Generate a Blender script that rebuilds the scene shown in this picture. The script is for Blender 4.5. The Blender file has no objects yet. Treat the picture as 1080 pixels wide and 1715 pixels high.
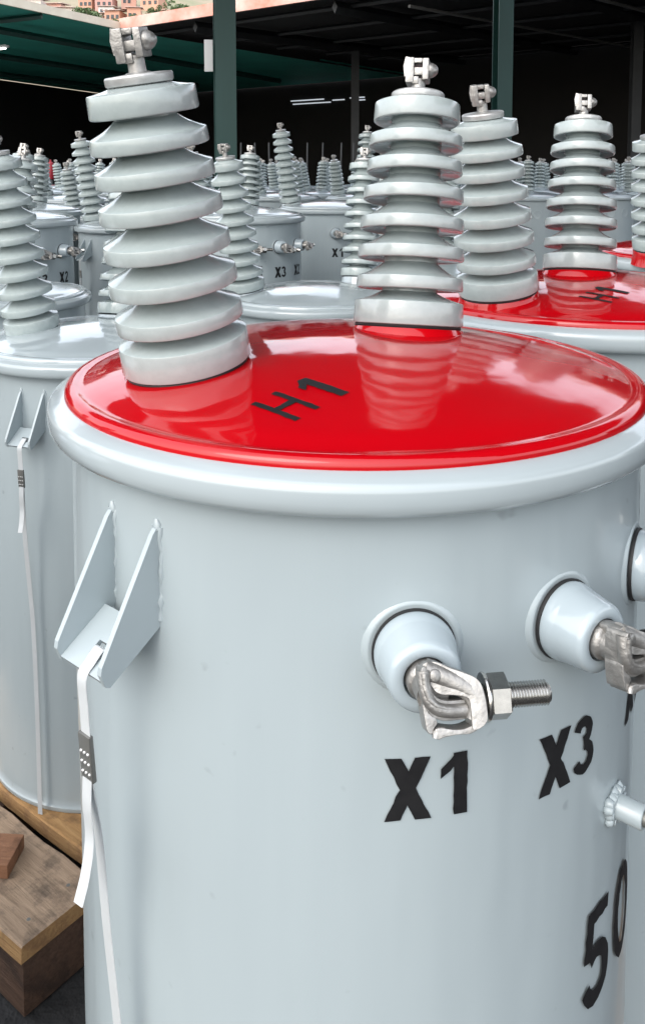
import bpy, bmesh, math, random
from mathutils import Vector, Matrix, Quaternion
from mathutils.geometry import tessellate_polygon
R = math.radians
sc = bpy.context.scene
C = sc.collection
random.seed(7)

# ------------------------------------------------------------------ camera, world, sun, exposure
ZC = 1.62                       # eye height above the yard
cd = bpy.data.cameras.new("camera"); cam = bpy.data.objects.new("camera", cd); C.objects.link(cam)
cam.location = (0, 0, ZC); cam.rotation_euler = (R(90 - 4.8457), 0, 0)
cd.sensor_fit = 'AUTO'; cd.sensor_width = 36; cd.lens = 30.41; cd.shift_y = -0.2619
cd.clip_start = 0.05; cd.clip_end = 2000
sc.camera = cam

SUN_EL, SUN_AZ = 40, 216        # azimuth clockwise from +Y
w = bpy.data.worlds.new("World"); sc.world = w; w.use_nodes = True
nt = w.node_tree; bg = nt.nodes["Background"]
sky = nt.nodes.new("ShaderNodeTexSky"); sky.sky_type = 'NISHITA'; sky.sun_disc = False
sky.sun_elevation = R(SUN_EL); sky.sun_rotation = R(SUN_AZ); sky.air_density = 1.0; sky.dust_density = 4.0; sky.ozone_density = 1.0
hs = nt.nodes.new("ShaderNodeHueSaturation"); hs.inputs["Saturation"].default_value = 0.7
gm = nt.nodes.new("ShaderNodeGamma"); gm.inputs[1].default_value = 0.42      # thin overcast: evens the sky out
nt.links.new(sky.outputs[0], gm.inputs[0]); nt.links.new(gm.outputs[0], hs.inputs["Color"]); hs.inputs["Value"].default_value = 4.6; nt.links.new(hs.outputs[0], bg.inputs[0])
bg.inputs[1].default_value = 0.15
sl = bpy.data.lights.new("sun", 'SUN'); sun = bpy.data.objects.new("sun", sl); C.objects.link(sun)
sl.energy = 0.5; sl.angle = R(35); sl.color = (1, .96, .9)
d = Vector((math.sin(R(SUN_AZ)) * math.cos(R(SUN_EL)), math.cos(R(SUN_AZ)) * math.cos(R(SUN_EL)), math.sin(R(SUN_EL))))
sun.rotation_euler = d.to_track_quat('Z', 'Y').to_euler()
sc.view_settings.view_transform = 'Standard'; sc.view_settings.look = 'None'
sc.view_settings.exposure = 0.98; sc.view_settings.gamma = 1
sc.cycles.max_bounces = 8; sc.cycles.glossy_bounces = 5; sc.cycles.diffuse_bounces = 4
sc.cycles.caustics_reflective = False; sc.cycles.caustics_refractive = False

# ------------------------------------------------------------------ materials
def mat(name, col, rough=.5, metal=0., coat=0., coat_r=.05, cior=1.5, spec=.5, var=None, var_scale=4., stretch=(1, 1, 1), bump=0., bump_scale=30., bstretch=(1, 1, 1), rvar=0., crvar=0., specks=0., emit=None, detail=4.):
    m = bpy.data.materials.new(name); m.use_nodes = True
    n = m.node_tree.nodes; l = m.node_tree.links; p = n["Principled BSDF"]
    p.inputs["Base Color"].default_value = (*col, 1); p.inputs["Roughness"].default_value = rough
    p.inputs["Metallic"].default_value = metal; p.inputs["Coat Weight"].default_value = coat
    p.inputs["Coat Roughness"].default_value = coat_r; p.inputs["Coat IOR"].default_value = cior; p.inputs["Specular IOR Level"].default_value = spec
    tc = n.new("ShaderNodeTexCoord")
    def noise(scale, st, det=4.):
        mp = n.new("ShaderNodeMapping"); mp.inputs["Scale"].default_value = st; l.new(tc.outputs["Object"], mp.inputs[0])
        t = n.new("ShaderNodeTexNoise"); t.inputs["Scale"].default_value = scale; t.inputs["Detail"].default_value = det; t.inputs["Roughness"].default_value = .6
        l.new(mp.outputs[0], t.inputs["Vector"]); return t
    if var:
        t = noise(var_scale, stretch, detail); r = n.new("ShaderNodeValToRGB")
        els = r.color_ramp.elements
        els[0].position = .3; els[1].position = .7
        els[0].color = (*var, 1); els[1].color = (*col, 1)
        l.new(t.outputs["Fac"], r.inputs[0]); l.new(r.outputs[0], p.inputs["Base Color"])
    if rvar:
        t = noise(9, (1, 1, 1)); mr = n.new("ShaderNodeMapRange")
        mr.inputs[1].default_value = .35; mr.inputs[2].default_value = .7
        mr.inputs[3].default_value = rough; mr.inputs[4].default_value = rough + rvar
        l.new(t.outputs["Fac"], mr.inputs[0]); l.new(mr.outputs[0], p.inputs["Roughness"])
    if specks:
        t = noise(38, (1, 1, 1), 2.); r = n.new("ShaderNodeMapRange"); r.inputs[1].default_value = .70; r.inputs[2].default_value = .78; r.inputs[3].default_value = 1.; r.inputs[4].default_value = specks
        l.new(t.outputs["Fac"], r.inputs[0])
        vm = n.new("ShaderNodeVectorMath"); vm.operation = 'SCALE'
        src = p.inputs["Base Color"].links[0].from_socket; l.new(src, vm.inputs[0]); l.new(r.outputs[0], vm.inputs["Scale"]); l.new(vm.outputs[0], p.inputs["Base Color"])
    if crvar:
        t = noise(7, (1, 1, 1), 9); mr = n.new("ShaderNodeMapRange")
        mr.inputs[1].default_value = .42; mr.inputs[2].default_value = .72
        mr.inputs[3].default_value = coat_r; mr.inputs[4].default_value = coat_r + crvar
        l.new(t.outputs["Fac"], mr.inputs[0]); l.new(mr.outputs[0], p.inputs["Coat Roughness"])
    if bump:
        t = noise(bump_scale, bstretch, 3.); b = n.new("ShaderNodeBump"); b.inputs["Strength"].default_value = 1.0
        b.inputs["Distance"].default_value = bump
        l.new(t.outputs["Fac"], b.inputs["Height"]); l.new(b.outputs[0], p.inputs["Normal"])
        if coat: l.new(b.outputs[0], p.inputs["Coat Normal"])
    if emit:
        p.inputs["Emission Color"].default_value = (*col, 1); p.inputs["Emission Strength"].default_value = emit
    return m

M = {}
M['paint'] = mat("tank_paint", (.335, .388, .408), .33, coat=.45, coat_r=.08, var=(.316, .367, .388), var_scale=2.6, stretch=(5, 5, .22), bump=.006, bump_scale=3.5, bstretch=(1.8, 1.8, .5), rvar=.08, crvar=.12, specks=.8)
M['band'] = mat("band_paint", (.34, .39, .41), .22, coat=.6, coat_r=.06, var=(.33, .375, .395), var_scale=3, bump=.0012, bump_scale=9)
M['lidgrey'] = mat("lid_grey_paint", (.33, .382, .405), .16, coat=.9, coat_r=.04, cior=1.62, bump=.0012, bump_scale=6, rvar=.12, crvar=.2)
M['red'] = mat("lid_red_paint", (.39, .0006, .0035), .5, coat=1., coat_r=.045, cior=1.52, spec=.02, var=(.365, .0008, .0045), var_scale=5, bump=.0016, bump_scale=7, crvar=.09)
M['porc'] = mat("grey_porcelain", (.335, .385, .385), .24, coat=.6, coat_r=.05, cior=1.5, var=(.300, .348, .346), var_scale=75, bump=.0005, bump_scale=40, crvar=.08)
M['porc_lv'] = mat("pale_porcelain", (.35, .41, .445), .16, coat=.5, coat_r=.06, bump=.0003, bump_scale=40)
M['tin'] = mat("tinned_casting", (.40, .39, .375), .40, metal=.8, var=(.27, .262, .25), var_scale=100, bump=.0010, bump_scale=140, rvar=.14)
M['machined'] = mat("machined_tin", (.56, .55, .53), .26, metal=1., var=(.44, .435, .42), var_scale=120)
M['zinc'] = mat("zinc_plate", (.58, .58, .57), .36, metal=.8, var=(.44, .44, .435), var_scale=60, bump=.0006, bump_scale=120, rvar=.15)
M['rubber'] = mat("black_gasket", (.012, .012, .013), .6)
M['ink'] = mat("black_stencil_ink", (.006, .006, .007), .6, spec=.25, var=(.012, .012, .013), var_scale=60)
M['strap'] = mat("white_plastic_strap", (.48, .505, .52), .38, var=(.44, .46, .47), var_scale=25, bump=.0004, bump_scale=60)
M['seal'] = mat("steel_seal", (.19, .19, .18), .42, metal=.6, bump=.0004, bump_scale=90)
M['green'] = mat("green_steel_paint", (.012, .055, .049), .45, var=(.009, .042, .037), var_scale=5, stretch=(1, 1, .2))
M['greenroof'] = mat("green_roof_sheet", (.04, .34, .28), .6, var=(.03, .25, .21), var_scale=1.2)
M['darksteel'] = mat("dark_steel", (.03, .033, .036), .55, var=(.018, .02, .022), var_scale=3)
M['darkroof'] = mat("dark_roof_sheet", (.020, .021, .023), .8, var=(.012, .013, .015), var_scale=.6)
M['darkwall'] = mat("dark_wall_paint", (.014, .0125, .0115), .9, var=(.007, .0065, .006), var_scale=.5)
M['rustfascia'] = mat("rusty_red_fascia", (.60, .155, .09), .7, var=(.62, .52, .46), var_scale=1.3, stretch=(1, 1, 1))
M['creamfascia'] = mat("cream_fascia", (.72, .66, .54), .7, var=(.58, .50, .40), var_scale=2)
M['whitepanel'] = mat("white_panel", (.62, .63, .64), .5)
M['redpaint'] = mat("red_enamel", (.22, .006, .016), .4)
M['lamp'] = mat("lamp_tube", (1., .97, .9), .5, emit=3.0)
M['gapglass'] = mat("lit_window", (.85, .92, 1.), .5, emit=.3)
M['ground'] = mat("shade_dark_ground", (.026, .026, .027), .9, var=(.016, .016, .017), var_scale=.9, bump=.01, bump_scale=25, detail=8)  # near-black all over: the shade under the pallets is put into the colour

def wood_mat(name, a, b, c):
    m = bpy.data.materials.new(name); m.use_nodes = True
    n = m.node_tree.nodes; l = m.node_tree.links; p = n["Principled BSDF"]; p.inputs["Roughness"].default_value = .8; p.inputs["Specular IOR Level"].default_value = .25
    tc = n.new("ShaderNodeTexCoord"); mp = n.new("ShaderNodeMapping"); mp.inputs["Scale"].default_value = (1.5, 16, 22); l.new(tc.outputs["Object"], mp.inputs[0])
    oi = n.new("ShaderNodeObjectInfo"); add = n.new("ShaderNodeVectorMath"); add.operation = 'ADD'
    l.new(mp.outputs[0], add.inputs[0]); l.new(oi.outputs["Random"], add.inputs[1])
    g = n.new("ShaderNodeTexNoise"); g.inputs["Scale"].default_value = 5; g.inputs["Detail"].default_value = 10; g.inputs["Roughness"].default_value = .68; g.inputs["Distortion"].default_value = .35
    l.new(add.outputs[0], g.inputs["Vector"])
    r = n.new("ShaderNodeValToRGB"); e = r.color_ramp.elements; e[0].position = .32; e[0].color = (*a, 1); e[1].position = .68; e[1].color = (*b, 1)
    l.new(g.outputs["Fac"], r.inputs[0])
    s = n.new("ShaderNodeTexNoise"); s.inputs["Scale"].default_value = 14; s.inputs["Roughness"].default_value = .65; s.inputs["Detail"].default_value = 6; l.new(tc.outputs["Object"], s.inputs["Vector"])
    r2 = n.new("ShaderNodeValToRGB"); f = r2.color_ramp.elements; f[0].position = .36; f[0].color = (1, 1, 1, 1); f[1].position = .52; f[1].color = (0, 0, 0, 1)
    l.new(s.outputs["Fac"], r2.inputs[0])
    mx = n.new("ShaderNodeMix"); mx.data_type = 'RGBA'; mx.inputs[7].default_value = (*c, 1)
    mf = n.new("ShaderNodeMath"); mf.operation = 'MULTIPLY'; mf.inputs[1].default_value = .75; l.new(r2.outputs[0], mf.inputs[0])
    l.new(mf.outputs[0], mx.inputs[0]); l.new(r.outputs[0], mx.inputs[6]); l.new(mx.outputs[2], p.inputs["Base Color"])
    b2 = n.new("ShaderNodeBump"); b2.inputs["Distance"].default_value = .004; l.new(g.outputs["Fac"], b2.inputs["Height"]); l.new(b2.outputs[0], p.inputs["Normal"])
    return m
M['wood_weathered'] = wood_mat("weathered_wood", (.27, .19, .13), (.43, .31, .215), (.085, .066, .052))
M['wood_fresh'] = wood_mat("yellow_wood", (.30, .165, .065), (.42, .25, .11), (.16, .09, .045))
M['wood_cut'] = wood_mat('cut_wood', (.30, .17, .075), (.42, .26, .12), (.18, .10, .055))
M['wood_dark'] = wood_mat("dark_wood", (.055, .032, .022), (.10, .06, .042), (.025, .018, .015))
M['wood_red'] = wood_mat("reddish_wood", (.24, .115, .065), (.34, .175, .10), (.10, .05, .03))

# ------------------------------------------------------------------ mesh helpers
class MB:
    def __init__(s): s.v = []; s.f = []
    def add(s, vs, fs):
        o = len(s.v); s.v += [tuple(v) for v in vs]; s.f += [tuple(i + o for i in f) for f in fs]; return s
    def lathe(s, prof, n=48, mx=None, closed=False):
        vs = []; fs = []
        for (r, z) in prof:
            for k in range(n):
                a = 2 * math.pi * k / n; vs.append(Vector((r * math.cos(a), r * math.sin(a), z)))
        P = len(prof)
        for i in range(P - 1 if not closed else P):
            j = (i + 1) % P
            for k in range(n):
                k2 = (k + 1) % n; fs.append((i * n + k, i * n + k2, j * n + k2, j * n + k))
        if mx: vs = [mx @ v for v in vs]
        return s.add(vs, fs)
    def box(s, c, d, bev=0., mx=None):
        bm = bmesh.new(); bmesh.ops.create_cube(bm, size=1)
        for v in bm.verts: v.co = Vector((v.co.x * d[0] + c[0], v.co.y * d[1] + c[1], v.co.z * d[2] + c[2]))
        if bev: bmesh.ops.bevel(bm, geom=list(bm.edges), offset=bev, segments=2, affect='EDGES', profile=.6)
        if mx: bm.transform(mx)
        bm.verts.index_update(); bm.verts.ensure_lookup_table()
        s.add([v.co.copy() for v in bm.verts], [[v.index for v in f.verts] for f in bm.faces]); bm.free(); return s
    def sweep(s, pts, sz, n=12, up=(0, 0, 1), power=3.2, cap=True):
        """rounded-rectangle section (w along side, h along up) swept along pts"""
        pts = [Vector(p) for p in pts]; up = Vector(up); rings = []
        for i, p in enumerate(pts):
            t = (pts[min(i + 1, len(pts) - 1)] - pts[max(i - 1, 0)]).normalized()
            side = t.cross(up)
            side = side.normalized() if side.length > 1e-6 else Vector((1, 0, 0))
            u = side.cross(t).normalized(); w_, h_ = sz[i] if isinstance(sz, list) else sz
            ring = []
            for k in range(n):
                a = 2 * math.pi * k / n; ca, sa = math.cos(a), math.sin(a)
                e = 2 / power
                ring.append(p + side * (math.copysign(abs(ca) ** e, ca) * w_ / 2) + u * (math.copysign(abs(sa) ** e, sa) * h_ / 2))
            rings.append(ring)
        vs = [v for r in rings for v in r]; fs = []
        for i in range(len(rings) - 1):
            for k in range(n): k2 = (k + 1) % n; fs.append((i * n + k, i * n + k2, (i + 1) * n + k2, (i + 1) * n + k))
        if cap:
            fs.append(tuple(range(n))[::-1]); o = (len(rings) - 1) * n; fs.append(tuple(o + k for k in range(n)))
        return s.add(vs, fs)
    def mesh(s, name, m, smooth=35, fix=True):
        me = bpy.data.meshes.new(name); me.from_pydata(s.v, [], s.f)
        if fix:
            bm = bmesh.new(); bm.from_mesh(me); bmesh.ops.remove_doubles(bm, verts=bm.verts, dist=1e-6)
            bmesh.ops.recalc_face_normals(bm, faces=bm.faces); bm.to_mesh(me); bm.free()
        me.materials.append(m)
        if smooth:
            me.polygons.foreach_set('use_smooth', [True] * len(me.polygons)); me.set_sharp_from_angle(angle=R(smooth))
        me.update(); return me

def spline(pts, k=6):
    """Catmull-Rom through pts"""
    P = [Vector(p) for p in pts]; P = [P[0] * 2 - P[1]] + P + [P[-1] * 2 - P[-2]]; out = []
    for i in range(1, len(P) - 2):
        for j in range(k):
            t = j / k; a, b, c, d_ = P[i - 1], P[i], P[i + 1], P[i + 2]
            out.append(.5 * ((2 * b) + (c - a) * t + (2 * a - 5 * b + 4 * c - d_) * t * t + (3 * b - a - 3 * c + d_) * t ** 3))
    out.append(P[-2]); return out

CACHE = {}
def cached(key, fn):
    if key not in CACHE: CACHE[key] = fn()
    return CACHE[key]
def put(name, me, parent=None, mx=None, label=None):
    o = bpy.data.objects.new(name, me); C.objects.link(o)
    if parent: o.parent = parent
    if mx is not None: o.matrix_local = mx
    if label: o['label'] = label
    return o
def tag(o, label, cat, group=None):
    o['label'] = label; o['category'] = cat
    if group: o['group'] = group
    return o
def root(name, loc, rz=0):
    o = bpy.data.objects.new(name, None); C.objects.link(o); o.location = loc; o.rotation_euler = (0, 0, rz); o.empty_display_size = .1; return o
def struct(o): o['kind'] = 'structure'; return o

# ------------------------------------------------------------------ glyphs (stencilled lettering)
def arc(cx, cy, rx, ry, a0, a1, n=14):
    return [(cx + rx * math.cos(R(a0 + (a1 - a0) * i / n)), cy + ry * math.sin(R(a0 + (a1 - a0) * i / n))) for i in range(n + 1)]
def ribbon2(pts, wid):
    out = []
    for i, p in enumerate(pts):
        a = pts[max(i - 1, 0)]; b = pts[min(i + 1, len(pts) - 1)]
        tx, ty = b[0] - a[0], b[1] - a[1]; L = math.hypot(tx, ty) or 1; nx, ny = -ty / L, tx / L
        ww = wid[i] if isinstance(wid, list) else wid
        out.append(((p[0] + nx * ww / 2, p[1] + ny * ww / 2), (p[0] - nx * ww / 2, p[1] - ny * ww / 2)))
    return out
def bar(x0, y0, x1, y1, hw, n=10):     # stroke with horizontal ends
    return [((x0 + (x1 - x0) * i / n - hw / 2, y0 + (y1 - y0) * i / n), (x0 + (x1 - x0) * i / n + hw / 2, y0 + (y1 - y0) * i / n)) for i in range(n + 1)]
def seg(a, b, wdt, n=6): return ribbon2([(a[0] + (b[0] - a[0]) * i / n, a[1] + (b[1] - a[1]) * i / n) for i in range(n + 1)], wdt)
GL = {
 'X': ([bar(.13, 1, .63, 0, .275), bar(.62, 1, .12, 0, .265)], .76),
 '1': ([bar(.36, 1, .36, 0, .235), [((.26, 1.0), (.26, .80)), ((.18, .90), (.18, .72)), ((.10, .83), (.10, .655)), ((.02, .78), (.02, .61))]], .50),
 '3': ([ribbon2(arc(.30, .74, .185, .175, 165, -88), .185), ribbon2(arc(.31, .29, .215, .205, 88, -165), .185)], .62),
 '2': ([ribbon2(arc(.31, .71, .20, .20, 170, -28), .18), seg((.48, .62), (.13, .12), .19), seg((.04, .09), (.58, .09), .18)], .64),
 '5': ([seg((.13, .925), (.56, .925), .15), seg((.17, .98), (.10, .50), .15), ribbon2(arc(.29, .31, .235, .235, 128, -160), .165)], .62),
 '0': ([ribbon2(arc(.31, .5, .225, .425, 90, 450, 28), .15)], .64),
 'H': ([bar(.09, 1, .09, 0, .14), bar(.63, 1, .63, 0, .14), seg((.16, .5), (.56, .5), .13)], .76),
}
def glyph_mesh(text, size, mapf, gap=.10, narrow=1.0, seed=0, name="stencil"):
    rnd = random.Random(seed); mb = MB(); x = 0; lay = 0
    for ch in text:
        strokes, adv = GL[ch]
        for st in strokes:
            vs = []; fs = []
            for (a, b) in st:
                for t in (0, .5, 1):
                    px = a[0] + (b[0] - a[0]) * t; py = a[1] + (b[1] - a[1]) * t
                    j = .010 if t != .5 else 0
                    vs.append(mapf((x + (px + rnd.uniform(-j, j)) * narrow) * size, (py + rnd.uniform(-j, j)) * size, .0006 + lay * .00012))
            for i in range(len(st) - 1):
                for k in (0, 1): fs.append((i * 3 + k, i * 3 + k + 1, i * 3 + k + 4, i * 3 + k + 3))
            mb.add(vs, fs); lay += 1
        x += (adv + gap) * narrow; lay = 0 if lay > 3 else lay
    return mb.mesh(name, M['ink'], smooth=60, fix=False)

# ------------------------------------------------------------------ transformer parts
RT = .2927                     # tank radius
DECK = .16
def tank_mesh(T):
    b = T - .030
    prof = [(0, .004), (RT - .012, .004), (RT + .003, .0), (RT + .0045, .003), (RT + .0045, .010), (RT + .001, .014)]
    prof += [(RT + .0006 * math.sin(i * 1.7), .03 + (b - .05) * i / 10) for i in range(11)]
    prof += [(RT + .001, b - .004), (RT + .002, b + .004)]
    mb = MB().lathe(prof, 96)
    # pressed bosses round the three low voltage outlets
    for th in LV: mb.lathe([(.0400, -.0030), (.0376, -.0008), (.0362, .0003), (.0350, .0007), (.0342, .0006), (.0335, .0004), (.010, .0003)], 40, lvmat(th, T))
    return mb.mesh("tank", M['paint'], 40)
LV = (6.9, 33.2, 59.5)
def radial(th): return Vector((math.sin(R(th)), -math.cos(R(th)), 0))
def lvmat(th, T, out=0., dz=-.140):
    n = radial(th); up = Vector((0, 0, 1)); x = up.cross(n)   # local z = outward, local x = viewer's right, local y = up
    m = Matrix((x, up, n)).transposed().to_4x4(); m.translation = n * (RT + out) + Vector((0, 0, T + dz)); return m
def band_mesh():
    return MB().lathe([(.2925, -.0318), (.3080, -.0318), (.3112, -.0302), (.3138, -.0262), (.3149, -.0200), (.3150, -.0115), (.3142, -.0082), (.3126, -.0060), (.3102, -.0044), (.3060, -.0026), (.3000, .0004), (.2985, .0004), (.2960, -.004), (.2915, -.004)], 128, closed=True).mesh("clamp_band", M['band'], 50)
def dome(r): return .009 + .036 * (1 - min(1, (r / .288)) ** 2)
def lid_mesh(m):
    prof = [(.2983, -.003), (.2985, .0035), (.2972, .0065), (.2945, .0088), (.2905, .0098), (.2870, .0096), (.2835, .0088), (.279, .0092)]
    prof += [(r, dome(r)) for r in (.27, .25, .22, .19, .16, .13, .10, .07, .04, .015, 0)]
    return MB().lathe(prof, 128).mesh("lid", m, 50)

def porcelain_mesh(kind, n):
    if kind == 'short':
        rs = [.0520, .0566, .0576, .0601, .0619, .0633, .0634, .0648]; ts = [.2519, .2190, .1868, .1525, .1157, .0798, .0429, 0]; top = .2807; K_ = .969; rs = [v * K_ for v in rs]; ts = [v * K_ for v in ts]; top *= K_
    else:
        rs = [.054, .0575, .059, .0605, .062, .063, .064, .065, .0655, .066]; ts = [.400 - .0444 * i for i in range(9)] + [0]; top = .434
    prof = [(.03, .002)]
    N = len(rs)
    for i in range(N - 1, -1, -1):
        r, t = rs[i], ts[i]; f = i / (N - 1)
        hh = .0275 if i == N - 1 else (.0225 if i == 0 else .0150)
        if kind != 'short': hh = .029 if i == N - 1 else (.023 if i == 0 else .0168)
        c = .0295 + .0025 * f
        if i < N - 1: prof += [(c, t + .0045), (c + .0015, t + .0030), (c + .005, t + .0022), (r - .0065, t + .0012)]
        prof += [(r - .0024, t - .0001), (r - .0006, t + .0008), (r, t + .0024), (r - .0007, t + hh - .0015), (r - .0011, t + hh - .0005), (r - .0021, t + hh)]
        nxt = ts[i - 1] if i else top
        z0 = t + hh
        if i == 0: c = .0285
        c2 = c if i == 0 else .0295 + .0025 * (i - 1) / (N - 1)
        rise = (nxt - z0) * .76
        for q in (.2, .4, .58, .72, .83, .91, .96): prof.append(((r - .0021) + (c2 + .001 - (r - .0021)) * q, z0 + rise * (.74 * q + .26 * q ** 3)))
        prof.append((c2, z0 + rise * 1.1))
    prof += [(.0275, top - .001), (.010, top)]
    return MB().lathe(prof, n).mesh("porcelain", M['porc'], 30)
TOPZ = {'short': .272, 'long': .434}
def flange_mesh(): return MB().lathe([(.0, -.0006), (.0285, -.0006), (.0305, .0004), (.0312, .002), (.0312, .0072), (.0300, .0088), (.012, .0098), (.0098, .011), (.0, .011)], 40).mesh("flange_plate", M['zinc'], 35)
def gasket_mesh(r): return MB().lathe([(r - .006, -.0035), (r + .001, -.0035), (r + .002, -.0015), (r, .001), (r - .006, .001)], 48).mesh("gasket", M['rubber'], 35)
def neck_mesh(m, r, low):
    return MB().lathe([(r + .010, -low - .014), (r + .005, -low - .002), (r + .002, -low * .6), (r + .0015, -.0065), (r, -.0036), (r - .012, -.0034)], 48).mesh("bushing_neck", m, 60)
def hv_clamp_mesh():
    mb = MB().lathe([(.0, 0), (.0086, .0), (.0080, .004), (.0078, .018), (.006, .019)], 20)
    mb.box((-.0095, 0, .0285), (.0095, .024, .034), .0016)
    mb.box((-.0030, 0, .0155), (.0080, .020, .010), .0014)
    mb.box((.0005, 0, .0275), (.0120, .018, .0105), .0014)
    mb.box((-.0015, 0, .0415), (.0125, .021, .0065), .0014)
    mb.box((.0088, 0, .0300), (.0072, .023, .0290), .0016)
    mb.sweep([(-.0135, -.009, .020), (-.0150, -.009, .034), (-.0128, -.009, .046)], (.005, .005), 8, up=(1, 0, 0))
    mb.v = [(x, y, z * .92) for x, y, z in mb.v]
    return mb.mesh("terminal_clamp", M['tin'], 40)
def hv_bolt_mesh():
    mx = Matrix.Rotation(R(90), 4, 'Y')
    return MB().lathe([(.0, .0100), (.0092, .0100), (.0096, .0125), (.0088, .0160), (.0066, .0195), (.0035, .0220), (0, .0228)], 18, Matrix.Translation((0, 0, .0285)) @ mx).mesh("bolt", M['tin'], 40)
def lv_porc_mesh():
    return MB().lathe([(.012, .0028), (.0285, .003), (.0312, .0042), (.0316, .0065), (.0312, .0125), (.0302, .0150), (.0298, .0168), (.0272, .036), (.0262, .0392), (.0240, .0412), (.0182, .0416), (.0165, .0405), (.0158, .037), (.0158, .030), (.010, .030)], 56).mesh("low_voltage_bushing", M['porc_lv'], 40)
def lv_gasket_mesh(): return MB().lathe([(.028, .0012), (.0322, .0012), (.0326, .0026), (.0322, .0042), (.028, .0042)], 48).mesh("gasket", M['rubber'], 40)
def stud_mesh(): return MB().lathe([(.0, .031), (.0146, .031), (.0146, .0425), (.0138, .0445), (.0118, .046), (.0112, .060), (0, .060)], 32).mesh("stud", M['tin'], 40)
CUP = .0125
def chunk(mb, poly, z0, z1, bev, mx, seg=5, sx=0., sy=0.):
    """bevelled plate from an outline (casting)"""
    bm = bmesh.new(); vs = [bm.verts.new((x, y, z0)) for x, y in poly]; f = bm.faces.new(vs); bm.normal_update()
    if f.normal.z > 0: f.normal_flip()
    r = bmesh.ops.extrude_face_region(bm, geom=[f]); top = [v for v in r['geom'] if isinstance(v, bmesh.types.BMVert)]
    for v in top: v.co.z = z1
    bmesh.ops.recalc_face_normals(bm, faces=bm.faces)
    bmesh.ops.bevel(bm, geom=list(bm.edges), offset=bev, segments=seg, affect='EDGES', profile=.5, clamp_overlap=True)
    bmesh.ops.triangulate(bm, faces=[f for f in bm.faces if len(f.verts) > 4])
    for v in bm.verts: v.co.z += sx * v.co.x + sy * v.co.y
    bm.transform(mx); bm.verts.index_update()
    mb.add([v.co.copy() for v in bm.verts], [[v.index for v in f.verts] for f in bm.faces]); bm.free()
def lv_clamp_mesh():
    # local: x right along the clamp bolt, y up, z outward; the casting is turned up towards the front about the bolt axis
    mb = MB(); A = R(-24)
    mx = Matrix.Translation((-.002, .0132, .0514)) @ Matrix.Rotation(A, 4, 'X')
    k = .0000905
    def P(pts): return [((x - 170) * k, -(y - 215) * k) for x, y in pts]
    def smooth(pts, n=3):
        q = [Vector((x, y, 0)) for x, y in pts]; out = []
        N = len(q)
        for i in range(N):
            a, b, c, d_ = q[i - 1], q[i], q[(i + 1) % N], q[(i + 2) % N]
            for j in range(n):
                t = j / n; v = .5 * ((2 * b) + (c - a) * t + (2 * a - 5 * b + 4 * c - d_) * t * t + (3 * b - a - 3 * c + d_) * t ** 3); out.append((v.x, v.y))
        return out
    smooth_open = lambda q: [(v.x, v.y) for v in spline([(x, y, 0) for x, y in q], 4)]
    # upper arm and the cheek it turns into
    chunk(mb, P(smooth([(120, 190), (160, 150), (235, 152), (330, 196), (440, 236), (515, 275), (548, 330), (562, 430), (560, 540), (520, 590), (462, 612), (444, 590), (448, 440), (425, 395), (330, 378), (235, 368), (180, 320)])), -.013, .0060, .0058, mx, 6, .20, -.10)
    # keeper sweeping from the stud round to the cheek
    chunk(mb, P(smooth([(98, 178), (130, 172), (146, 232), (150, 300), (190, 375), (260, 412), (350, 420), (440, 428), (446, 490), (440, 548), (340, 556), (240, 550), (160, 515), (112, 450), (92, 340), (88, 240)])), -.007, .0120, .0046, mx, 6, -.16, .12)
    mb.sweep([mx @ Vector((x, y, .0010 + .14 * x)) for x, y in smooth_open(P([(150, 205), (230, 235), (330, 280), (430, 330), (505, 400), (515, 480), (490, 560)]))], (.0150, .0165), 16, up=(0, .4, 1), power=2.2)
    mb.sweep([mx @ Vector((x, y, .0075 - .12 * x)) for x, y in smooth_open(P([(116, 200), (118, 300), (140, 400), (200, 462), (290, 486), (430, 492)]))], (.0092, .0105), 14, up=(0, .4, 1), power=2.2)
    # rib along the keeper
    rib = [(112, 215), (114, 300), (135, 385), (190, 440), (270, 468), (350, 478), (432, 482)]
    mb.sweep([mx @ Vector((x, y, .0128 - .14 * x + .06 * y)) for x, y in P(rib)], (.0042, .0030), 8, up=(0, .4, 1), power=2)
    # left leg and lower jaw
    chunk(mb, P(smooth([(100, 420), (170, 500), (195, 560), (170, 590), (150, 628), (118, 618), (104, 540)])), -.008, .0085, .0036, mx)
    chunk(mb, P(smooth([(172, 596), (215, 588), (300, 604), (380, 606), (450, 585), (500, 560), (530, 575), (480, 618), (420, 640), (330, 640), (240, 650), (185, 664), (165, 640)])), -.009, .0110, .0024, mx, 4, .06)
    mb.sweep([mx @ Vector((x, y, .0085)) for x, y in P([(176, 655), (180, 628), (205, 612), (240, 616)])], (.0055, .0055), 10, up=(0, 0, 1), power=2)
    # set screw sunk in the arm
    mb.lathe([(0, .0105), (.0034, .0105), (.0042, .0098), (.0046, .0085)], 14, mx @ Matrix.Translation(((205 - 170) * k, -(240 - 215) * k, 0)))
    return mb.mesh("clamp", M['tin'], 50)
def nut_mesh():
    mx = Matrix.Translation((0, CUP - .0172, .058)) @ Matrix.Rotation(R(90), 4, 'Y')
    mb = MB().lathe([(.0082, .0360), (.0155, .0360), (.0160, .0372), (.0155, .0384), (.0082, .0384)], 28, mx)
    h = [(0.0, .0386), (.0132, .0386), (.0152, .0398), (.0152, .0520), (.0132, .0532), (0, .0532)]
    mb.lathe(h, 6, mx @ Matrix.Rotation(R(12), 4, 'Z'))
    return mb.mesh("nut", M['machined'], 25)
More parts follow.
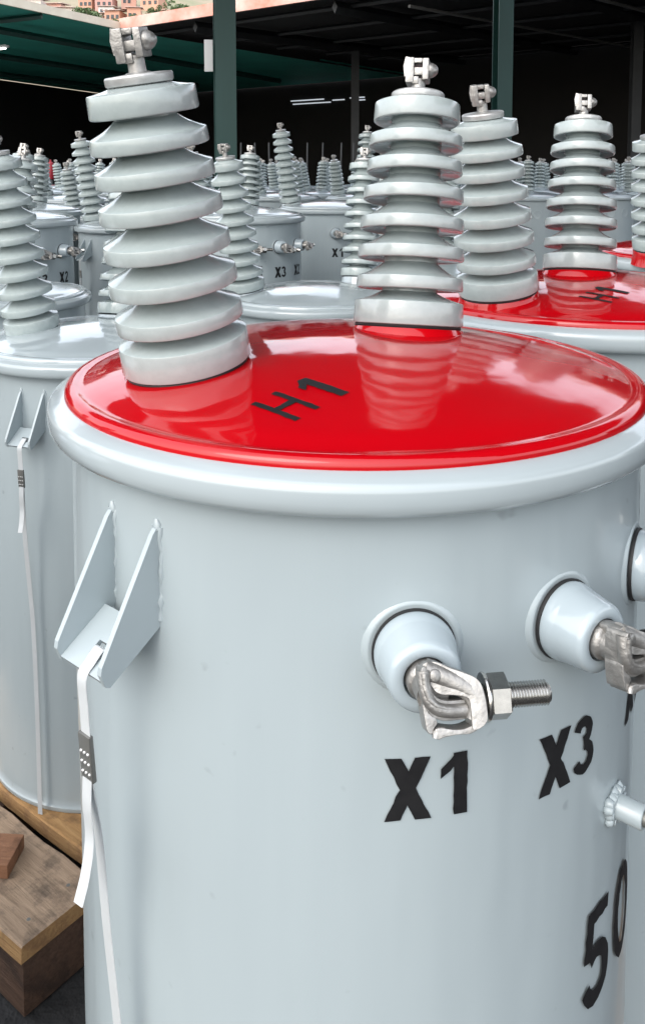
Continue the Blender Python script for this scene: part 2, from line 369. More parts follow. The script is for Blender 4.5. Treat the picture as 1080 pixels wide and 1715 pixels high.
def bolt_mesh():
    mx = Matrix.Translation((0, CUP - .0172, .058)) @ Matrix.Rotation(R(90), 4, 'Y'); prof = [(0, .034)]
    z = .034; k = 0
    prof.append((.0070, z))
    while z < .0815:
        prof += [(.0070, z + .0002), (.0083, z + .0011), (.0070, z + .0020)]; z += .0021
    prof += [(.0070, z), (.0060, z + .0014), (0, z + .0016)]
    return MB().lathe(prof, 24, mx).mesh("bolt", M['machined'], 28)

def lug_meshes():
    """frame: x across, y outward from the tank wall, z relative to the lid edge"""
    def plate(pts, x, t):
        mb = MB(); n = len(pts); vs = [(x - t / 2, y, z) for y, z in pts] + [(x + t / 2, y, z) for y, z in pts]
        fs = [tuple(range(n))[::-1], tuple(range(n, 2 * n))] + [(i, (i + 1) % n, n + (i + 1) % n, n + i) for i in range(n)]
        mb.add(vs, fs); return mb.mesh("side_plate", M['paint'], 20)
    pts = [(-.006, -.067), (.0025, -.067), (.006, -.071), (.0565, -.160), (.0575, -.166), (.0530, -.177), (.0490, -.1785), (-.006, -.146)]
    left = plate(pts, -.0297, .0048); right = plate(pts, .0297, .0048)
    # bottom shelf with the slot the strap goes through
    a = Vector((0, .010, -.1475)); b = Vector((0, .0535, -.1745)); t = (b - a).normalized(); nrm = Vector((0, -t.z, t.y)) * .0022
    L = (b - a).length; mb = MB()
    def slab(x0, x1, s0, s1):
        q = [Vector((x, 0, 0)) + a + t * s_ for x, s_ in ((x0, s0), (x1, s0), (x1, s1), (x0, s1))]
        mb.add([p - nrm for p in q] + [p + nrm for p in q], [(3, 2, 1, 0), (4, 5, 6, 7), (0, 1, 5, 4), (1, 2, 6, 5), (2, 3, 7, 6), (3, 0, 4, 7)])
    W = .0271
    slab(-W, W, 0, .026); slab(-W, -.0035, .026, .038); slab(.0165, W, .026, .038); slab(-W, W, .038, L)
    shelf = mb.mesh("lifting_lug", M['paint'], 20, fix=False)
    rnd = random.Random(3); beads = []
    for x in (-.0297, .0297):
        wb = MB()
        for side in (-1, 1):
            p = [(x + side * .0030 + rnd.uniform(-.0012, .0012), -.0024 + rnd.uniform(-.0006, .0012), -.066 - .0052 * i) for i in range(16)]
            wb.sweep(p, [(.0058 + rnd.uniform(-.0020, .0026), .0058 + rnd.uniform(-.0020, .0026)) for _ in p], 8, up=(0, 1, 0), power=2)
        wb.sweep([(x - .001, -.0005, -.060), (x, -.0005, -.064), (x + .001, .0003, -.069)], [(.004, .003), (.0085, .006), (.006, .004)], 8, up=(0, 1, 0), power=2)
        beads.append(wb.mesh("weld_bead", M['paint'], 60))
    return left, right, shelf, beads

def axis_matrix(pos, th, ph, spin=0):
    a = Vector((math.sin(th) * math.cos(ph), math.sin(th) * math.sin(ph), math.cos(th)))
    q = Vector((0, 0, 1)).rotation_difference(a)
    return Matrix.Translation(pos) @ q.to_matrix().to_4x4() @ Matrix.Rotation(spin, 4, 'Z')

LEFT_TILT = (R(10.6), R(-134)); RIGHT_TILT = (R(10.4), R(73))
LEVEL = {'high': 1.24, 'mid': 1.165, 'low': 1.04}
def transformer(x, y, rot=0, level='high', kind='short', red=False, label='', group='transformers crowding the yard', bl=(-.20, -.03, .033), br=(.015, .125, .0407),
                detail=2, letters=('X1', 'X3', 'X2'), rating=True, h1=None):
    T = LEVEL[level] if isinstance(level, str) else level
    rt = tag(root('transformer', (x, y, DECK), R(rot)), label, 'transformer', group)
    seg_ = 64 if detail >= 2 else (40 if detail == 1 else 24)
    tk = put('tank', cached(('tank', T), lambda: tank_mesh(T)), rt)
    put('clamp_band', cached('band', band_mesh), rt, Matrix.Translation((0, 0, T)))
    lm = M['red'] if red else M['lidgrey']
    ld = put('lid', cached(('lid', red), lambda: lid_mesh(lm)), rt, Matrix.Translation((0, 0, T)), 'glossy red lid' if red else None)
    for (p, tilt) in ((bl, LEFT_TILT), (br, RIGHT_TILT)):
        q = Matrix.Rotation(R(-rot), 4, 'Z') @ Vector((p[0], p[1], 0))
        mx = axis_matrix(Vector((q.x, q.y, T + p[2])), tilt[0], tilt[1] - R(rot)) @ Matrix.Diagonal((1, 1, .965 if p is br else .99, 1))
        b = put('high_voltage_bushing', cached(('porc', kind, seg_), lambda: porcelain_mesh(kind, seg_)), rt, mx)
        low = p[2] - dome(math.hypot(p[0], p[1])) + .004
        put('bushing_neck', cached(('neck', red, round(low, 3)), lambda: neck_mesh(lm, .0595, low)), b)
        put('gasket', cached('hvgasket', lambda: gasket_mesh(.0590)), b)
        put('flange_plate', cached('flange', flange_mesh), b, Matrix.Translation((0, 0, TOPZ[kind])))
        cl = Matrix.Translation((0, 0, TOPZ[kind] + .0095)) @ Matrix.Rotation(R(-8 - rot + random.uniform(-6, 6)), 4, 'Z')
        put('terminal_clamp', cached('hvclamp', hv_clamp_mesh), b, cl)
        put('bolt', cached('hvbolt', hv_bolt_mesh), b, cl)
    if detail >= 1:
        for i, th in enumerate(LV):
            b = put('low_voltage_bushing', cached('lvporc', lv_porc_mesh), rt, lvmat(th, T))
            put('gasket', cached('lvgasket', lv_gasket_mesh), b)
            put('stud', cached('stud', stud_mesh), b)
            roll = Matrix.Identity(4) if i != 1 else Matrix.Translation((-.002, .002, 0)) @ Matrix.Rotation(R(-8), 4, 'Z') @ Matrix.Rotation(R(14), 4, 'X') @ Matrix.Translation((0, .011, 0))
            put('clamp', cached('lvclamp', lv_clamp_mesh), b, roll)
            put('nut', cached('nut', nut_mesh), b, roll)
            put('bolt', cached('bolt', bolt_mesh), b, roll)
        for i, (txt, t0) in enumerate(zip(letters, (2.7, 28.7, 55.4))):
            def cyl(u, v, off, t0=t0, z=-.277 if i == 0 else -.286): a = R(t0) + u / RT; r = RT + off + .0008; return (r * math.sin(a), -r * math.cos(a), T + z + v)
            put('terminal_marking', cached(('mk', txt, T), lambda: glyph_mesh(txt, .0505, cyl, gap=.14 if txt == 'X1' else .05, seed=i, name='terminal_marking', narrow=.94)), tk)
        for lug_th in ((-40.6, 139.4) if detail >= 2 else (-40.6,)):
            n = radial(lug_th); x_ = Vector((0, 0, 1)).cross(n)
            m = Matrix((x_, n, Vector((0, 0, 1)))).transposed().to_4x4(); m.translation = n * (RT - .0015) + Vector((0, 0, T))
            l_, r_, sh, wb = cached('lug', lug_meshes)
            g = put('lifting_lug', sh, rt, m)
            put('side_plate', l_, g); put('side_plate', r_, g); put('weld_bead', wb[0], g); put('weld_bead', wb[1], g)
    if detail >= 2 and rating:
        def cyl2(u, v, off): a = R(40.6) + u / RT; r = RT + off + .0008; return (r * math.sin(a), -r * math.cos(a), T - .516 + v)
        put('rating_marking', cached(('rating', T), lambda: glyph_mesh('50', .092, cyl2, gap=.13, seed=9, name='rating_marking', narrow=.86)), tk)
        n = radial(50.5); x_ = Vector((0, 0, 1)).cross(n); m = Matrix((x_, Vector((0, 0, 1)), n)).transposed().to_4x4(); m.translation = n * RT + Vector((0, 0, T - .345))
        g = put('ground_connector', cached('gnd', lambda: MB().lathe([(.0105, -.004), (.0105, .028), (.0098, .0290), (.0072, .0290), (.0072, .025)], 28).mesh("ground_connector", M['paint'], 40)), rt, m)
        def weld():
            mb = MB(); rnd = random.Random(5)
            for k in range(19):
                a = 2 * math.pi * k / 19 + rnd.uniform(-.15, .15); r = .0122 + rnd.uniform(-.0015, .0045)
                mb.lathe([(0, -.0045), (.0035, -.003), (.0045 + rnd.uniform(0, .0016), 0), (.003, .0032 + rnd.uniform(0, .002)), (0, .0042)], 8, Matrix.Translation((r * math.cos(a), r * math.sin(a), .002)))
            return mb.mesh("weld_bead", M['paint'], 60)
        put('weld_bead', cached('gweld', weld), g)
        put('stud', cached('gstud', lambda: MB().lathe([(0, .02), (.0068, .02), (.0068, .033), (.0055, .0345), (0, .0345)], 18).mesh("stud", M['seal'], 30)), g)
    if red and h1:
        ux, uy = Vector((math.cos(R(h1[2])), math.sin(R(h1[2])))), Vector((-math.sin(R(h1[2])), math.cos(R(h1[2]))))
        def top(u, v, off):
            p = Vector((h1[0], h1[1])) + ux * u + uy * v; return (p.x, p.y, dome(p.length) + off)
        put('lid_marking', glyph_mesh('H1', .052, top, gap=.28, seed=4, name='lid_marking', narrow=.86), ld)
    return rt

def strap(rt, level, label, group='white straps tied to the lifting lugs', fall=None):
    """white packing strap hung through the lug slot of the transformer rt"""
    T = LEVEL[level] if isinstance(level, str) else level
    mw = Matrix.Translation(rt.location) @ Matrix.Rotation(rt.rotation_euler.z, 4, 'Z')
    s = tag(root('tie_strap', mw @ Vector((-.2075, -.2475, T - .150)), rt.rotation_euler.z), label, 'strap', group)
    o = Vector((-.2075, -.2475, T - .150))
    def LP(e, z, lat=.0062): n = radial(-40.6); return (n.x * (RT - .0015 + e) + .7593 * lat, n.y * (RT - .0015 + e) - .6508 * lat, z)
    def band(pts, wid, name):
        pts = spline([Vector((p[0], p[1], T + p[2])) - o for p in pts], 5); mb = MB()
        side = Vector((.775, -.632, 0))
        mb.sweep(pts, [(wid, .0011)] * len(pts), 8, up=radial(-40.6), power=8)
        return mb.mesh(name, M['strap'], 30)
    put('band', cached(('band', T), lambda: band([LP(.036, -.176), LP(.0365, -.170), LP(.0385, -.1605), LP(.043, -.1615), LP(.050, -.1678), LP(.0555, -.1725), LP(.0575, -.180), LP(.0565, -.195), LP(.0550, -.221), LP(.0525, -.268), (-.2171, -.2490, -.3256), (-.2138, -.2430, -.4114), (-.2079, -.2380, -.5066), (-.203, -.237, -.60), (-.200, -.238, -.80), (-.200, -.24, -T + .0)], .0122, 'band')), s)
    put('loose_tail', cached(('tail', T), lambda: band([LP(.0545, -.262), LP(.0555, -.285), (-.2204, -.2640, -.315), (-.2225, -.2700, -.3398), (-.2265, -.2785, -.3590)], .0122, 'loose_tail')), s)
    def seal():
        mb = MB(); side = Vector((.775, -.632, 0)); n = radial(-40.6); c0 = Vector(LP(.0540, T - .2440)) - o
        m = Matrix((side, n, Vector((0, 0, 1)))).transposed().to_4x4(); m.translation = c0 - Vector((0, 0, 0))
        m = m @ Matrix.Rotation(R(-4), 4, 'X')
        mb.box((0, 0, 0), (.0148, .0042, .040), .0008, m)
        return mb.mesh("seal_clip", M['seal'], 30)
    sc_ = put('seal_clip', cached(('seal', T), seal), s)
    def dots():
        mb = MB(); side = Vector((.775, -.632, 0)); n = radial(-40.6); c0 = Vector(LP(.0540, T - .2440)) - o
        m = Matrix((side, n, Vector((0, 0, 1)))).transposed().to_4x4(); m.translation = c0
        m = m @ Matrix.Rotation(R(-4), 4, 'X')
        for i in (-1, 0, 1):
            for j in (-1, 0, 1):
                mb.lathe([(.0016, -.0004), (.0014, .0008), (.0007, .0013), (0, .0014)], 10, m @ Matrix.Translation((i * .0044, .0021, j * .0088 - .004)) @ Matrix.Rotation(R(-90), 4, 'X'))
        return mb.mesh("crimp", M['zinc'], 60)
    put('crimp', cached(('dots', T), dots), sc_)
    return s

# ------------------------------------------------------------------ yard directions
U = Vector((.61, .792, 0)).normalized(); V = Vector((U.y, -U.x, 0))     # along the rows / across them
def uv(o, a, b, z=0): return Vector((o[0], o[1], z)) + U * a + V * b
YAW_V = math.atan2(V.y, V.x)

# ground
def sheet(name, pts, m):
    mb = MB(); mb.add(pts, [tuple(range(len(pts)))]); return put(name, mb.mesh(name, m, 0, fix=False))
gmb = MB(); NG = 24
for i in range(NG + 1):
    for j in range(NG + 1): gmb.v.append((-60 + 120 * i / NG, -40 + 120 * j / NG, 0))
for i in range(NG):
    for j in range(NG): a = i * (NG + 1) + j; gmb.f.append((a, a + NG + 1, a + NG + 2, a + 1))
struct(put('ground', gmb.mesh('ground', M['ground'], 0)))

M['bounce'] = mat("pale_bounce", (.40, .39, .37), .9, var=(.30, .295, .28), var_scale=.5)
ap = sheet('bounce_sheet', [(-24, 9.5, .004), (-4.2, 9.5, .004), (-3.4, 16, .004), (1.5, 26, .004), (-8, 36, .004), (-24, 36, .004)], M['bounce']); struct(ap)  # pale ground sheet added to bounce light up under the green canopy
# ------------------------------------------------------------------ pallets
def pallet(c0, nb, length, label, back=0., fresh=(1,), gap=.028, bw=.187, group='wooden pallets under the transformers'):
    p = tag(root('pallet', (c0[0], c0[1], 0), YAW_V), label, 'pallet', group)   # local x = V, local y = U
    def plank(L, W, H, seed, m):
        mb = MB(); rnd = random.Random(seed); n = 14
        vs = []; fs = []
        for i in range(n + 1):
            x = -L + L * i / n; e0, e1 = rnd.uniform(-.003, .003), rnd.uniform(-.003, .003); zt = rnd.uniform(-.0006, .0006)
            ex = rnd.uniform(-.002, .002) if i in (0, n) else 0
            vs += [(x + ex, e0, -H), (x + ex, W + e1, -H), (x + ex, W + e1 - .002, zt - .003), (x + ex, W + e1 - .005, zt), (x + ex, e0 + .005, zt), (x + ex, e0 + .002, zt - .003)]
        for i in range(n):
            for k in range(6): k2 = (k + 1) % 6; fs.append((i * 6 + k, i * 6 + k2, (i + 1) * 6 + k2, (i + 1) * 6 + k))
        fs += [(5, 4, 3, 2, 1, 0), tuple(n * 6 + k for k in range(6))]
        mb.add(vs, fs); me = mb.mesh("board", m, 20, fix=False); me.materials.append(M['wood_cut'])
        for pl in me.polygons:
            if abs(pl.normal.z) < .5: pl.material_index = 1
        return me
    for k in range(nb):
        m = M['wood_fresh'] if k in fresh else M['wood_weathered']
        me = cached(('plank', k % 3, length, k in fresh), lambda: plank(length, bw, .034, k % 3, m))
        put('board', me, p, Matrix.Translation((0, k * (bw + gap), DECK - .0005)))
    nail = cached('nail', lambda: MB().lathe([(0, .0), (.0045, .0), (.0042, .0012), (0, .0016)], 10).mesh("nail", M['seal'], 40))
    for k in range(nb):
        for xx, yy in ((-.045, .045), (-.052, .142)): put('nail', nail, p, Matrix.Translation((xx, k * (bw + gap) + yy, DECK - .0012)))
    W = nb * (bw + gap) - gap
    st = cached(('stringer', W), lambda: MB().box((-.05, W / 2, 0), (.10, W - .01, .116), .003).mesh("stringer", M['wood_dark'], 20))
    for xx in (-.012, -length / 2 + .05, -length + .10):
        put('stringer', st, p, Matrix.Translation((xx + (.006 if xx > -.1 else 0), 0, DECK - .0355 - .058)))
    bb = cached(('bottom', length), lambda: MB().box((-length / 2, .06, 0), (length - .05, .10, .009), .002).mesh("bottom_board", M['wood_dark'], 20))
    for yy in (.02, W - .14): put('bottom_board', bb, p, Matrix.Translation((0, yy, .0049)))
    return p
c0 = Vector((-.566, 1.512))
pallet(c0, 4, .90, 'pallet with a yellow middle board, nearest at the lower left, under grey transformer', fresh=(1,))
blk = tag(put('wood_block', MB().box((0, 0, .015), (.075, .085, .030), .0015).mesh('wood_block', M['wood_red'], 20)), 'small reddish wood offcut lying on the nearest pallet board', 'wood block')
blk.location = (-.684, 1.715, DECK + .0008); blk.rotation_euler = (0, 0, R(-4))

# ------------------------------------------------------------------ the transformers
RED = 'red lidded transformers in the right row'
GRY = 'grey lidded transformers in the yard'
tA = transformer(.0334, .9165, 0, 'high', 'short', True, 'large red lidded transformer in front with X1, X3 and 50 on its tank', RED,
                 bl=(-.1655, -.0815, .0340), br=(.0644, .066, .0432), h1=(-.056, -.238, 48))
tB = transformer(-.546, 2.15, 22, 'low', 'long', False, 'grey lidded transformer at the left edge standing on the wooden pallet', GRY, bl=(-.168, -.04, .033), rating=True)
tC = transformer(.46, 1.48, 0, 'high', 'short', True, 'second red lidded transformer, right behind the front one', RED, bl=(-.185, -.135, .033), br=(-.0125, .02, .0463), h1=(-.035, -.215, 48), rating=False)
tD = transformer(-.03, 2.88, 0, 'low', 'long', False, 'low grey lidded transformer seen between the two front bushings', GRY, bl=(-.224, -.05, .033), br=(.16, .20, .0407), rating=False)
tE = transformer(1.04, 2.30, 0, 'high', 'short', True, 'third red lidded transformer, cut off by the right edge', RED, bl=(-.21, -.17, .033), rating=False)
tF = transformer(-.40, 4.3, 8, 'high', 'short', False, 'grey transformer in the middle marked X3 and X2', GRY, detail=1)
tG = transformer(.04, 5.25, 0, 'high', 'long', False, 'grey transformer in the middle marked X1 under one bushing', GRY, detail=1, bl=(-.235, .05, .033), br=(.22, .16, .0407))
tH = transformer(-1.45, 3.97, 12, 'high', 'short', False, 'grey transformer at far left marked X2', GRY, detail=1)
tI = transformer(-1.04, 4.75, 0, 'mid', 'long', False, 'grey transformer with a strapped lug behind the front left bushing', GRY, detail=1)
tJ = transformer(-1.11, 2.92, 0, 'low', 'long', False, 'grey transformer showing only its lid edge at the left border', GRY, detail=1)
tK = transformer(-1.42, 5.7, 0, 'mid', 'short', False, 'grey transformer with low lid behind the strapped one at left', GRY, detail=1)
tL = transformer(-1.66, 4.85, 0, 'high', 'short', False, 'grey transformer behind the one marked X2 at far left', GRY, detail=1)
tM = transformer(.51, 3.62, 0, 'low', 'long', False, 'low grey transformer hidden behind the right front bushing', GRY, detail=1)
strap(tA, 'high', 'white packing strap with loose tail on the front transformer\'s lug')
strap(tB, 'low', 'white packing strap on the left edge transformer\'s lug, reaching the pallet')
strap(tI, 'mid', 'small white strap on the lug behind the front left bushing')
strap(tH, 'high', 'small white strap beside the X2 mark at far left')

tN = transformer(-1.02, 1.02, 0, 'low', 'long', False, 'unseen grey transformer added outside the left edge to shade the pallet one', GRY, detail=1)  # unseen neighbour, added to keep light off the left tank and its pallet
def cen(c, off=(0, 0)): return Vector((c[0], c[1])) - Vector((U.x, U.y)) * .41 + Vector((V.x, V.y)) * .42
for (c, lab) in (((.0334, .9165), 'pallet under the front red lidded transformer, below the picture'), ((.46, 1.48), 'pallet under the second red lidded transformer'),
                 ((-.03, 2.88), 'pallet under the low transformer between the bushings')):
    cc = Vector(c) - Vector((U.x, U.y)) * .30 + Vector((V.x, V.y)) * .42
    pallet(cc, 3, .84, lab, fresh=(), gap=.03)

# far crowd
FAR = 'far crowd of grey transformers under the roof'
spots = [(-.33, 7.30), (.33, 7.20), (-.02, 8.05), (1.02, 7.35), (-1.05, 7.45), (-1.9, 6.6), (-2.45, 5.55), (-2.62, 7.3), (1.75, 7.35), (2.42, 7.6), (3.1, 8.2)]
for j, yy in enumerate((8.85, 9.65, 10.4, 11.2)):
    for i in range(13):
        x = -4.4 + i * .74 + (j % 2) * .36 + random.uniform(-.06, .06)
        if abs(x / yy) < .40 and math.hypot(x - 1.70, yy - 8.3) > .5: spots.append((x, yy + random.uniform(-.06, .06)))
spots += [(2.15, 4.75), (1.60, 3.15)]
for i, (x, y) in enumerate(spots):
    transformer(x, y, random.uniform(-8, 8), 'high', 'short', (x, y) in ((1.60, 3.15), (2.15, 4.75)),
                'grey transformer in the far crowd, only lid and bushing tips showing' if (x, y) not in ((1.60, 3.15), (2.15, 4.75)) else ('red lidded transformer beyond the third one, outside the right edge' if y < 4 else 'red lidded transformer farther beyond the right edge'),
                FAR if y > 5 else RED, detail=0)

# ------------------------------------------------------------------ sheds and roofs
O = Vector((-4.4, 19.2))
HR = ZC + 3.08
def roof_slab(name, p, m, th=.05):
    mb = MB(); q = [Vector(v) for v in p]; t = Vector((0, 0, th)); n = len(q)
    mb.add(q + [v + t for v in q], [tuple(range(n))[::-1], tuple(range(n, 2 * n))] + [(i, (i + 1) % n, n + (i + 1) % n, n + i) for i in range(n)])
    return mb.mesh(name, m, 0)
def beam(mb, a, b, w_=.10, h_=.18):
    mb.sweep([a, b], (w_, h_), 4, power=2.0); return mb
def ibeam_mesh(L, w_, h_, m, t=.012, name='column'):
    mb = MB(); mb.box((0, h_ / 2 - t / 2, L / 2), (w_, t, L)); mb.box((0, -h_ / 2 + t / 2, L / 2), (w_, t, L)); mb.box((0, 0, L / 2), (t, h_ - 2 * t - .002, L)); return mb.mesh(name, m, 0)

# main shed: open front with rusty eave along V, dark inside
sh = tag(root('warehouse', (O.x, O.y, 0)), 'dark open fronted warehouse with a rusty red eave behind the yard', 'warehouse')
def L(a, b, z): return U * a + V * b + Vector((0, 0, z))
LEN, DEP = 26, 12
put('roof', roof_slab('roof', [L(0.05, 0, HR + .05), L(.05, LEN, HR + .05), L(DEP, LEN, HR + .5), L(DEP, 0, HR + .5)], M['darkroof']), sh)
fb = MB(); rr = random.Random(2)
put('fascia', MB().box((0, 0, 0), (LEN, .06, .24)).mesh('fascia', M['rustfascia'], 0), sh, Matrix.Translation(L(0, LEN / 2, HR + .10)) @ Matrix.Rotation(YAW_V, 4, 'Z'))
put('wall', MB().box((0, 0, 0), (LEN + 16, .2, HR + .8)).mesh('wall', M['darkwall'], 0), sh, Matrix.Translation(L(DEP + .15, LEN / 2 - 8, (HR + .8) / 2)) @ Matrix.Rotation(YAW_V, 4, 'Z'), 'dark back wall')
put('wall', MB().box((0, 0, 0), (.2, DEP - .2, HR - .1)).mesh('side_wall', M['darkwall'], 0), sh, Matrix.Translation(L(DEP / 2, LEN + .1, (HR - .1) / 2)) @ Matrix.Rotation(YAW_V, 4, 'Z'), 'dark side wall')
for k in range(7):
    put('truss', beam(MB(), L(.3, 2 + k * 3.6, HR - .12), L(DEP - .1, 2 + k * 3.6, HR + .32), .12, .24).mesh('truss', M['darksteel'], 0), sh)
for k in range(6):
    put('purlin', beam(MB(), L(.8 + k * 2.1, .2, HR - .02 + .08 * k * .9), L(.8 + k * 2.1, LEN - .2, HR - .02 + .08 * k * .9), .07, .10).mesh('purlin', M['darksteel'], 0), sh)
for k in range(4):
    put('column', cached('shedcol', lambda: ibeam_mesh(HR, .2, .2, M['darksteel'])), sh, Matrix.Translation(L(6, 2 + k * 7.2, 0)))
for k, (b_, z_, w_) in enumerate(((-4.4, ZC + 2.52, 1.5), (-4.2, ZC + 2.40, 1.7), (-3.0, ZC + 2.46, .5), (-2.2, ZC + 2.50, .6), (-2.1, ZC + 2.41, .45))):
    put('window', MB().box((0, 0, 0), (w_, .05, .034)).mesh('window', M['gapglass'], 0), sh, Matrix.Translation(L(DEP + .02, b_, z_)) @ Matrix.Rotation(YAW_V, 4, 'Z'))

gq = [L(.1, -.02, HR - .02), L(DEP, -.02, HR - .02), L(DEP, -.02, HR + .535), L(.1, -.02, HR + .085)]; gt = V * -.05
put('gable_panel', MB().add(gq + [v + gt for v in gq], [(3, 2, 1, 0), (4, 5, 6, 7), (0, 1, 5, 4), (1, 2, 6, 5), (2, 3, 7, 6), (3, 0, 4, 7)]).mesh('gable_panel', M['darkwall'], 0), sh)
M['conduit'] = mat('grey_conduit', (.16, .16, .16), .6)
for k, b_ in enumerate((7.0, 9.6)):
    put('conduit', MB().sweep([L(.6, b_, HR - .22), L(11.6, b_ + 1.2, HR + .02)], (.06, .06), 6, power=2).mesh('conduit', M['conduit'], 40), sh)
# left canopy, green underside
U2 = Vector((.46, .888, 0)); V2 = Vector((.888, -.46, 0)); YAW2 = math.atan2(V2.y, V2.x)
def L(a, b, z): return U2 * a + V2 * b + Vector((0, 0, z))
lc = tag(root('canopy', (O.x, O.y, 0)), 'green sheet canopy with cream edge at the upper left', 'canopy')
put('roof', roof_slab('roof', [L(-9, -.05, HR + .02), L(-9, -9, HR + .02), U * 12 - V * 14 + Vector((0, 0, HR + .02)), U * 12 + Vector((0, 0, HR + .02)), L(0, -.05, HR + .02)], M['greenroof']), lc)
put('fascia', MB().box((0, 0, 0), (9, .05, .16)).mesh('fascia', M['creamfascia'], 0), lc, Matrix.Translation(L(-4.5, 0, HR + .06)) @ Matrix.Rotation(YAW2 + R(90), 4, 'Z'))
for k in range(4):
    put('purlin', beam(MB(), L(-8.5 + k * 2.1, -.1, HR - .06), L(-8.5 + k * 2.1, -8.9, HR - .06), .07, .12).mesh('purlin', M['green'], 0), lc)
for k in range(3):
    put('rafter', beam(MB(), L(-8.9, -1.5 - k * 3.2, HR - .20), L(9.5, -1.5 - k * 3.2, HR - .20), .10, .16).mesh('rafter', M['green'], 0), lc)
wa, wb_ = L(-9, -9.1, 0), U * 12 - V * 14.1; wd_ = wb_ - wa
put('wall', MB().box((0, 0, 0), (wd_.length, .2, HR)).mesh('wall3', M['darkwall'], 0), lc, Matrix.Translation((wa + wb_) / 2 + Vector((0, 0, HR / 2))) @ Matrix.Rotation(math.atan2(wd_.y, wd_.x), 4, 'Z'))
fx = tag(root('tube_lamp', Vector((-7.35, 19.2, HR - .46)), YAW2), 'lit fluorescent tube under the green canopy', 'lamp')
put('housing', MB().box((0, 0, .05), (1.3, .12, .05), .005).mesh('housing', M['whitepanel'], 20), fx)
put('tube', MB().sweep([(-.6, 0, 0), (.6, 0, 0)], (.035, .035), 8, power=2).mesh('tube', M['lamp'], 40), fx)

def L(a, b, z): return U * a + V * b + Vector((0, 0, z))
# canopy over the middle rows, its edge just above the picture
HC = ZC + 2.85
P0 = Vector((-1.0, 9.8))
oc = tag(root('canopy', (P0.x, P0.y, 0)), 'green steel canopy on two posts over the middle of the yard', 'canopy')
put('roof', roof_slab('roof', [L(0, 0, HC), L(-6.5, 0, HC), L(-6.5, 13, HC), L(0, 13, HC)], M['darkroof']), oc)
for k in range(7): put('purlin', beam(MB(), L(-.2 - k * 1.0, .05, HC - .06), L(-.2 - k * 1.0, 12.9, HC - .06), .06, .10).mesh('purlin', M['green'], 0), oc)
c1 = Vector((-.69, 6.2)); c2 = Vector((1.70, 8.3))
for cc, rz, lab in ((c1, 12, None), (c2, 12, None)):
    cl = put('column', cached(('col', 1), lambda: ibeam_mesh(HC - .12, .145, .15, M['green'])), oc, Matrix.Translation((cc.x - P0.x, cc.y - P0.y, 0)) @ Matrix.Rotation(R(rz), 4, 'Z'))
put('rafter', beam(MB(), Vector((c1.x - P0.x - .9, c1.y - P0.y - .8, HC - .16)), Vector((c2.x - P0.x + .3, c2.y - P0.y + .27, HC - .16)), .10, .12).mesh('rafter', M['green'], 0), oc)
sp = tag(put('sign_plate', MB().box((0, 0, 0), (.06, .012, .22), .002).mesh('sign_plate', M['whitepanel'], 20)), 'small pale panel fixed to the left side of the green column', 'sign')
sp.location = (c1.x - .105, c1.y - .06, ZC + .80)

# red thing and rods at the back
ex = tag(root('fire_extinguisher', (-3.75, 12.0, 0)), 'small red cylinder standing in the dark behind the far left bushings', 'extinguisher')
put('cylinder', MB().lathe([(0, 1.50), (.04, 1.50), (.045, 1.52), (.045, 1.70), (.035, 1.73), (.015, 1.74), (.012, 1.77), (0, 1.77)], 20).mesh('cylinder', M['redpaint'], 40), ex)
put('stand', MB().box((0, 0, .745), (.05, .05, 1.50)).box((0, 0, .01), (.3, .3, .02)).mesh('stand', M['darksteel'], 0), ex)
rk = tag(root('rod_rack', (0, 12.6, 0)), 'rack of thin steel rods standing behind the far bushings', 'rod rack')
for k in range(9):
    x = -1.2 + k * .23 + random.uniform(-.05, .05)
    put('rod', cached('rod', lambda: MB().lathe([(0, 0), (.012, 0), (.012, 2.02), (0, 2.02)], 8).mesh('rod', M['darksteel'], 40)), rk, Matrix.Translation((x, random.uniform(-.05, .05), 0)) @ Matrix.Rotation(R(random.uniform(-1.5, 1.5)), 4, 'Y'))
put('rail', MB().box((-.3, 0, .5), (2.2, .04, .05)).mesh('rail', M['darksteel'], 0), rk)

# ------------------------------------------------------------------ hillside town beyond the roofs
hb = MB(); nx, ny = 40, 12
def hillz(x, y):
    t = max(0, min(1, (y - 70) / 130)); return 1 + 42.5 * t ** 1.05 + 1.2 * math.sin(x * .09) + .8 * math.sin(x * .21 + y * .05)
for j in range(ny + 1):
    for i in range(nx + 1):
        x = -190 + 300 * i / nx; y = 70 + 150 * j / ny; hb.v.append((x, y, hillz(x, y) if j else -1))
for j in range(ny):
    for i in range(nx): a = j * (nx + 1) + i; hb.f.append((a, a + 1, a + nx + 2, a + nx + 1))
M['hill'] = mat("hillside_scrub", (.20, .21, .12), .9, var=(.34, .26, .19), var_scale=.12)
struct(put('hillside', hb.mesh('hillside', M['hill'], 60)))
HM = [mat("brick_wall", (.50, .26, .20), .85, var=(.46, .30, .25), var_scale=.6), mat("pale_wall", (.62, .56, .50), .85), mat("pink_wall", (.52, .30, .26), .85), mat("orange_wall", (.56, .32, .23), .85), mat("white_wall", (.70, .69, .66), .85)]
M['pane'] = mat("dark_pane", (.03, .035, .04), .2)
M['tin_roof'] = mat("tin_roof", (.55, .33, .27), .7, var=(.48, .42, .39), var_scale=.7)
HN = ['brick red', 'pale plastered', 'pinkish', 'orange', 'whitewashed']
hr = random.Random(21); nh = 0
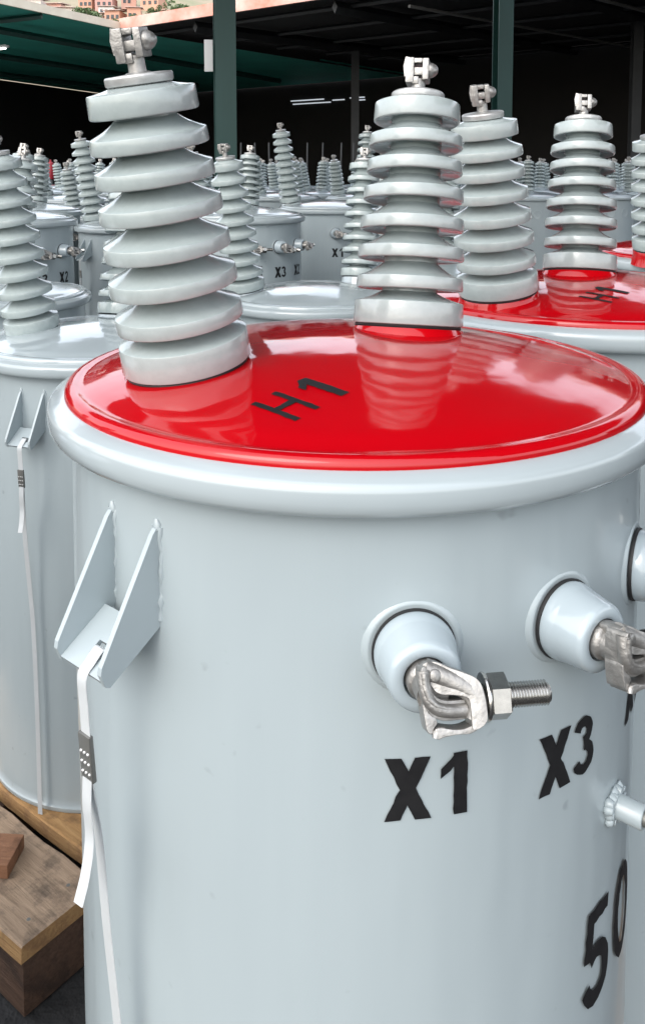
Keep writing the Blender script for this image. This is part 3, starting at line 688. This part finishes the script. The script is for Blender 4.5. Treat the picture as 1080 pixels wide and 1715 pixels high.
for j, yy in enumerate((126, 132, 138, 144, 150, 156, 163)):
    for i in range(15):
        x = -52 + i * 4.1 + hr.uniform(-.8, .8) + (j % 2) * 2
        if hr.random() < .22: continue
        y = yy + hr.uniform(-2, 2); z = hillz(x, y) - .6; wd, hh = hr.uniform(2.2, 3.8), hr.uniform(1.6, 2.9); ci = hr.choice((0, 0, 0, 1, 2, 2, 3, 3, 4))
        h = tag(root('hill_house', (x, y, z), R(hr.uniform(-14, 14))), '%s house on the far hillside, %s' % (HN[ci], 'among many like it'), 'house', HN[ci] + ' houses on the far hillside')
        put('wall', MB().box((0, 0, hh / 2), (wd, 4, hh)).mesh('house_wall', HM[ci], 0), h)
        put('roof', roof_slab('house_roof', [(-wd / 2 - .3, -2.4, hh + .05), (wd / 2 + .3, -2.4, hh + .05), (wd / 2 + .3, 2.3, hh + .5), (-wd / 2 - .3, 2.3, hh + .5)], M['tin_roof'], .1), h)
        for k in range(hr.choice((2, 3))):
            put('window', cached('hwin', lambda: MB().box((0, 0, 0), (.5, .08, .65)).mesh('house_window', M['pane'], 0)), h, Matrix.Translation((-wd / 2 + wd * (k + .7) / 3.2, -2.03, hh * .55)))
M['leaf'] = mat("tree_leaves", (.07, .12, .05), .6, var=(.11, .16, .06), var_scale=.8)
M['bark'] = mat("tree_bark", (.10, .075, .055), .9)
def crown_mesh(seed, s):
    rnd = random.Random(seed); mb = MB()
    cl = [(Vector((rnd.uniform(-1, 1), rnd.uniform(-1, 1), rnd.uniform(-.6, 1))) * s, rnd.uniform(.45, .8) * s) for _ in range(9)]
    for k in range(900):
        c, r = rnd.choice(cl); dd = Vector((rnd.gauss(0, 1), rnd.gauss(0, 1), rnd.gauss(0, 1))).normalized() * r * rnd.uniform(.6, 1)
        p = c + dd; a = Vector((rnd.gauss(0, 1), rnd.gauss(0, 1), rnd.gauss(0, 1))).normalized(); b = a.orthogonal().normalized(); e = .16 * s
        c2 = a.cross(b)
        mb.add([p - b * e, p + c2 * e * .6, p + b * e, p - c2 * e * .6], [(0, 1, 2, 3)])
    return mb.mesh('crown', M['leaf'], 0, fix=False)
for i, (x, y, s) in enumerate(((-38.5, 140, 1.5), (-36.6, 142, 1.3), (-26.5, 146, .9), (-30.5, 144, .8), (-32.5, 141, .8), (-23.5, 142, 1.6), (-46, 140, .9), (-28.5, 150, 1.0))):
    z = hillz(x, y)
    t = tag(root('hill_tree', (x, y, z - .3)), 'leafy green tree among houses on the far hillside', 'tree', 'trees on the far hillside')
    put('trunk', MB().sweep([(0, 0, 0), (.05, 0, s), (.15, .05, s * 2)], [(.4, .4), (.3, .3), (.12, .12)], 8, up=(1, 0, 0), power=2).mesh('trunk', M['bark'], 40), t)
    put('crown', crown_mesh(i, s), t, Matrix.Translation((0, 0, s * 1.9)))
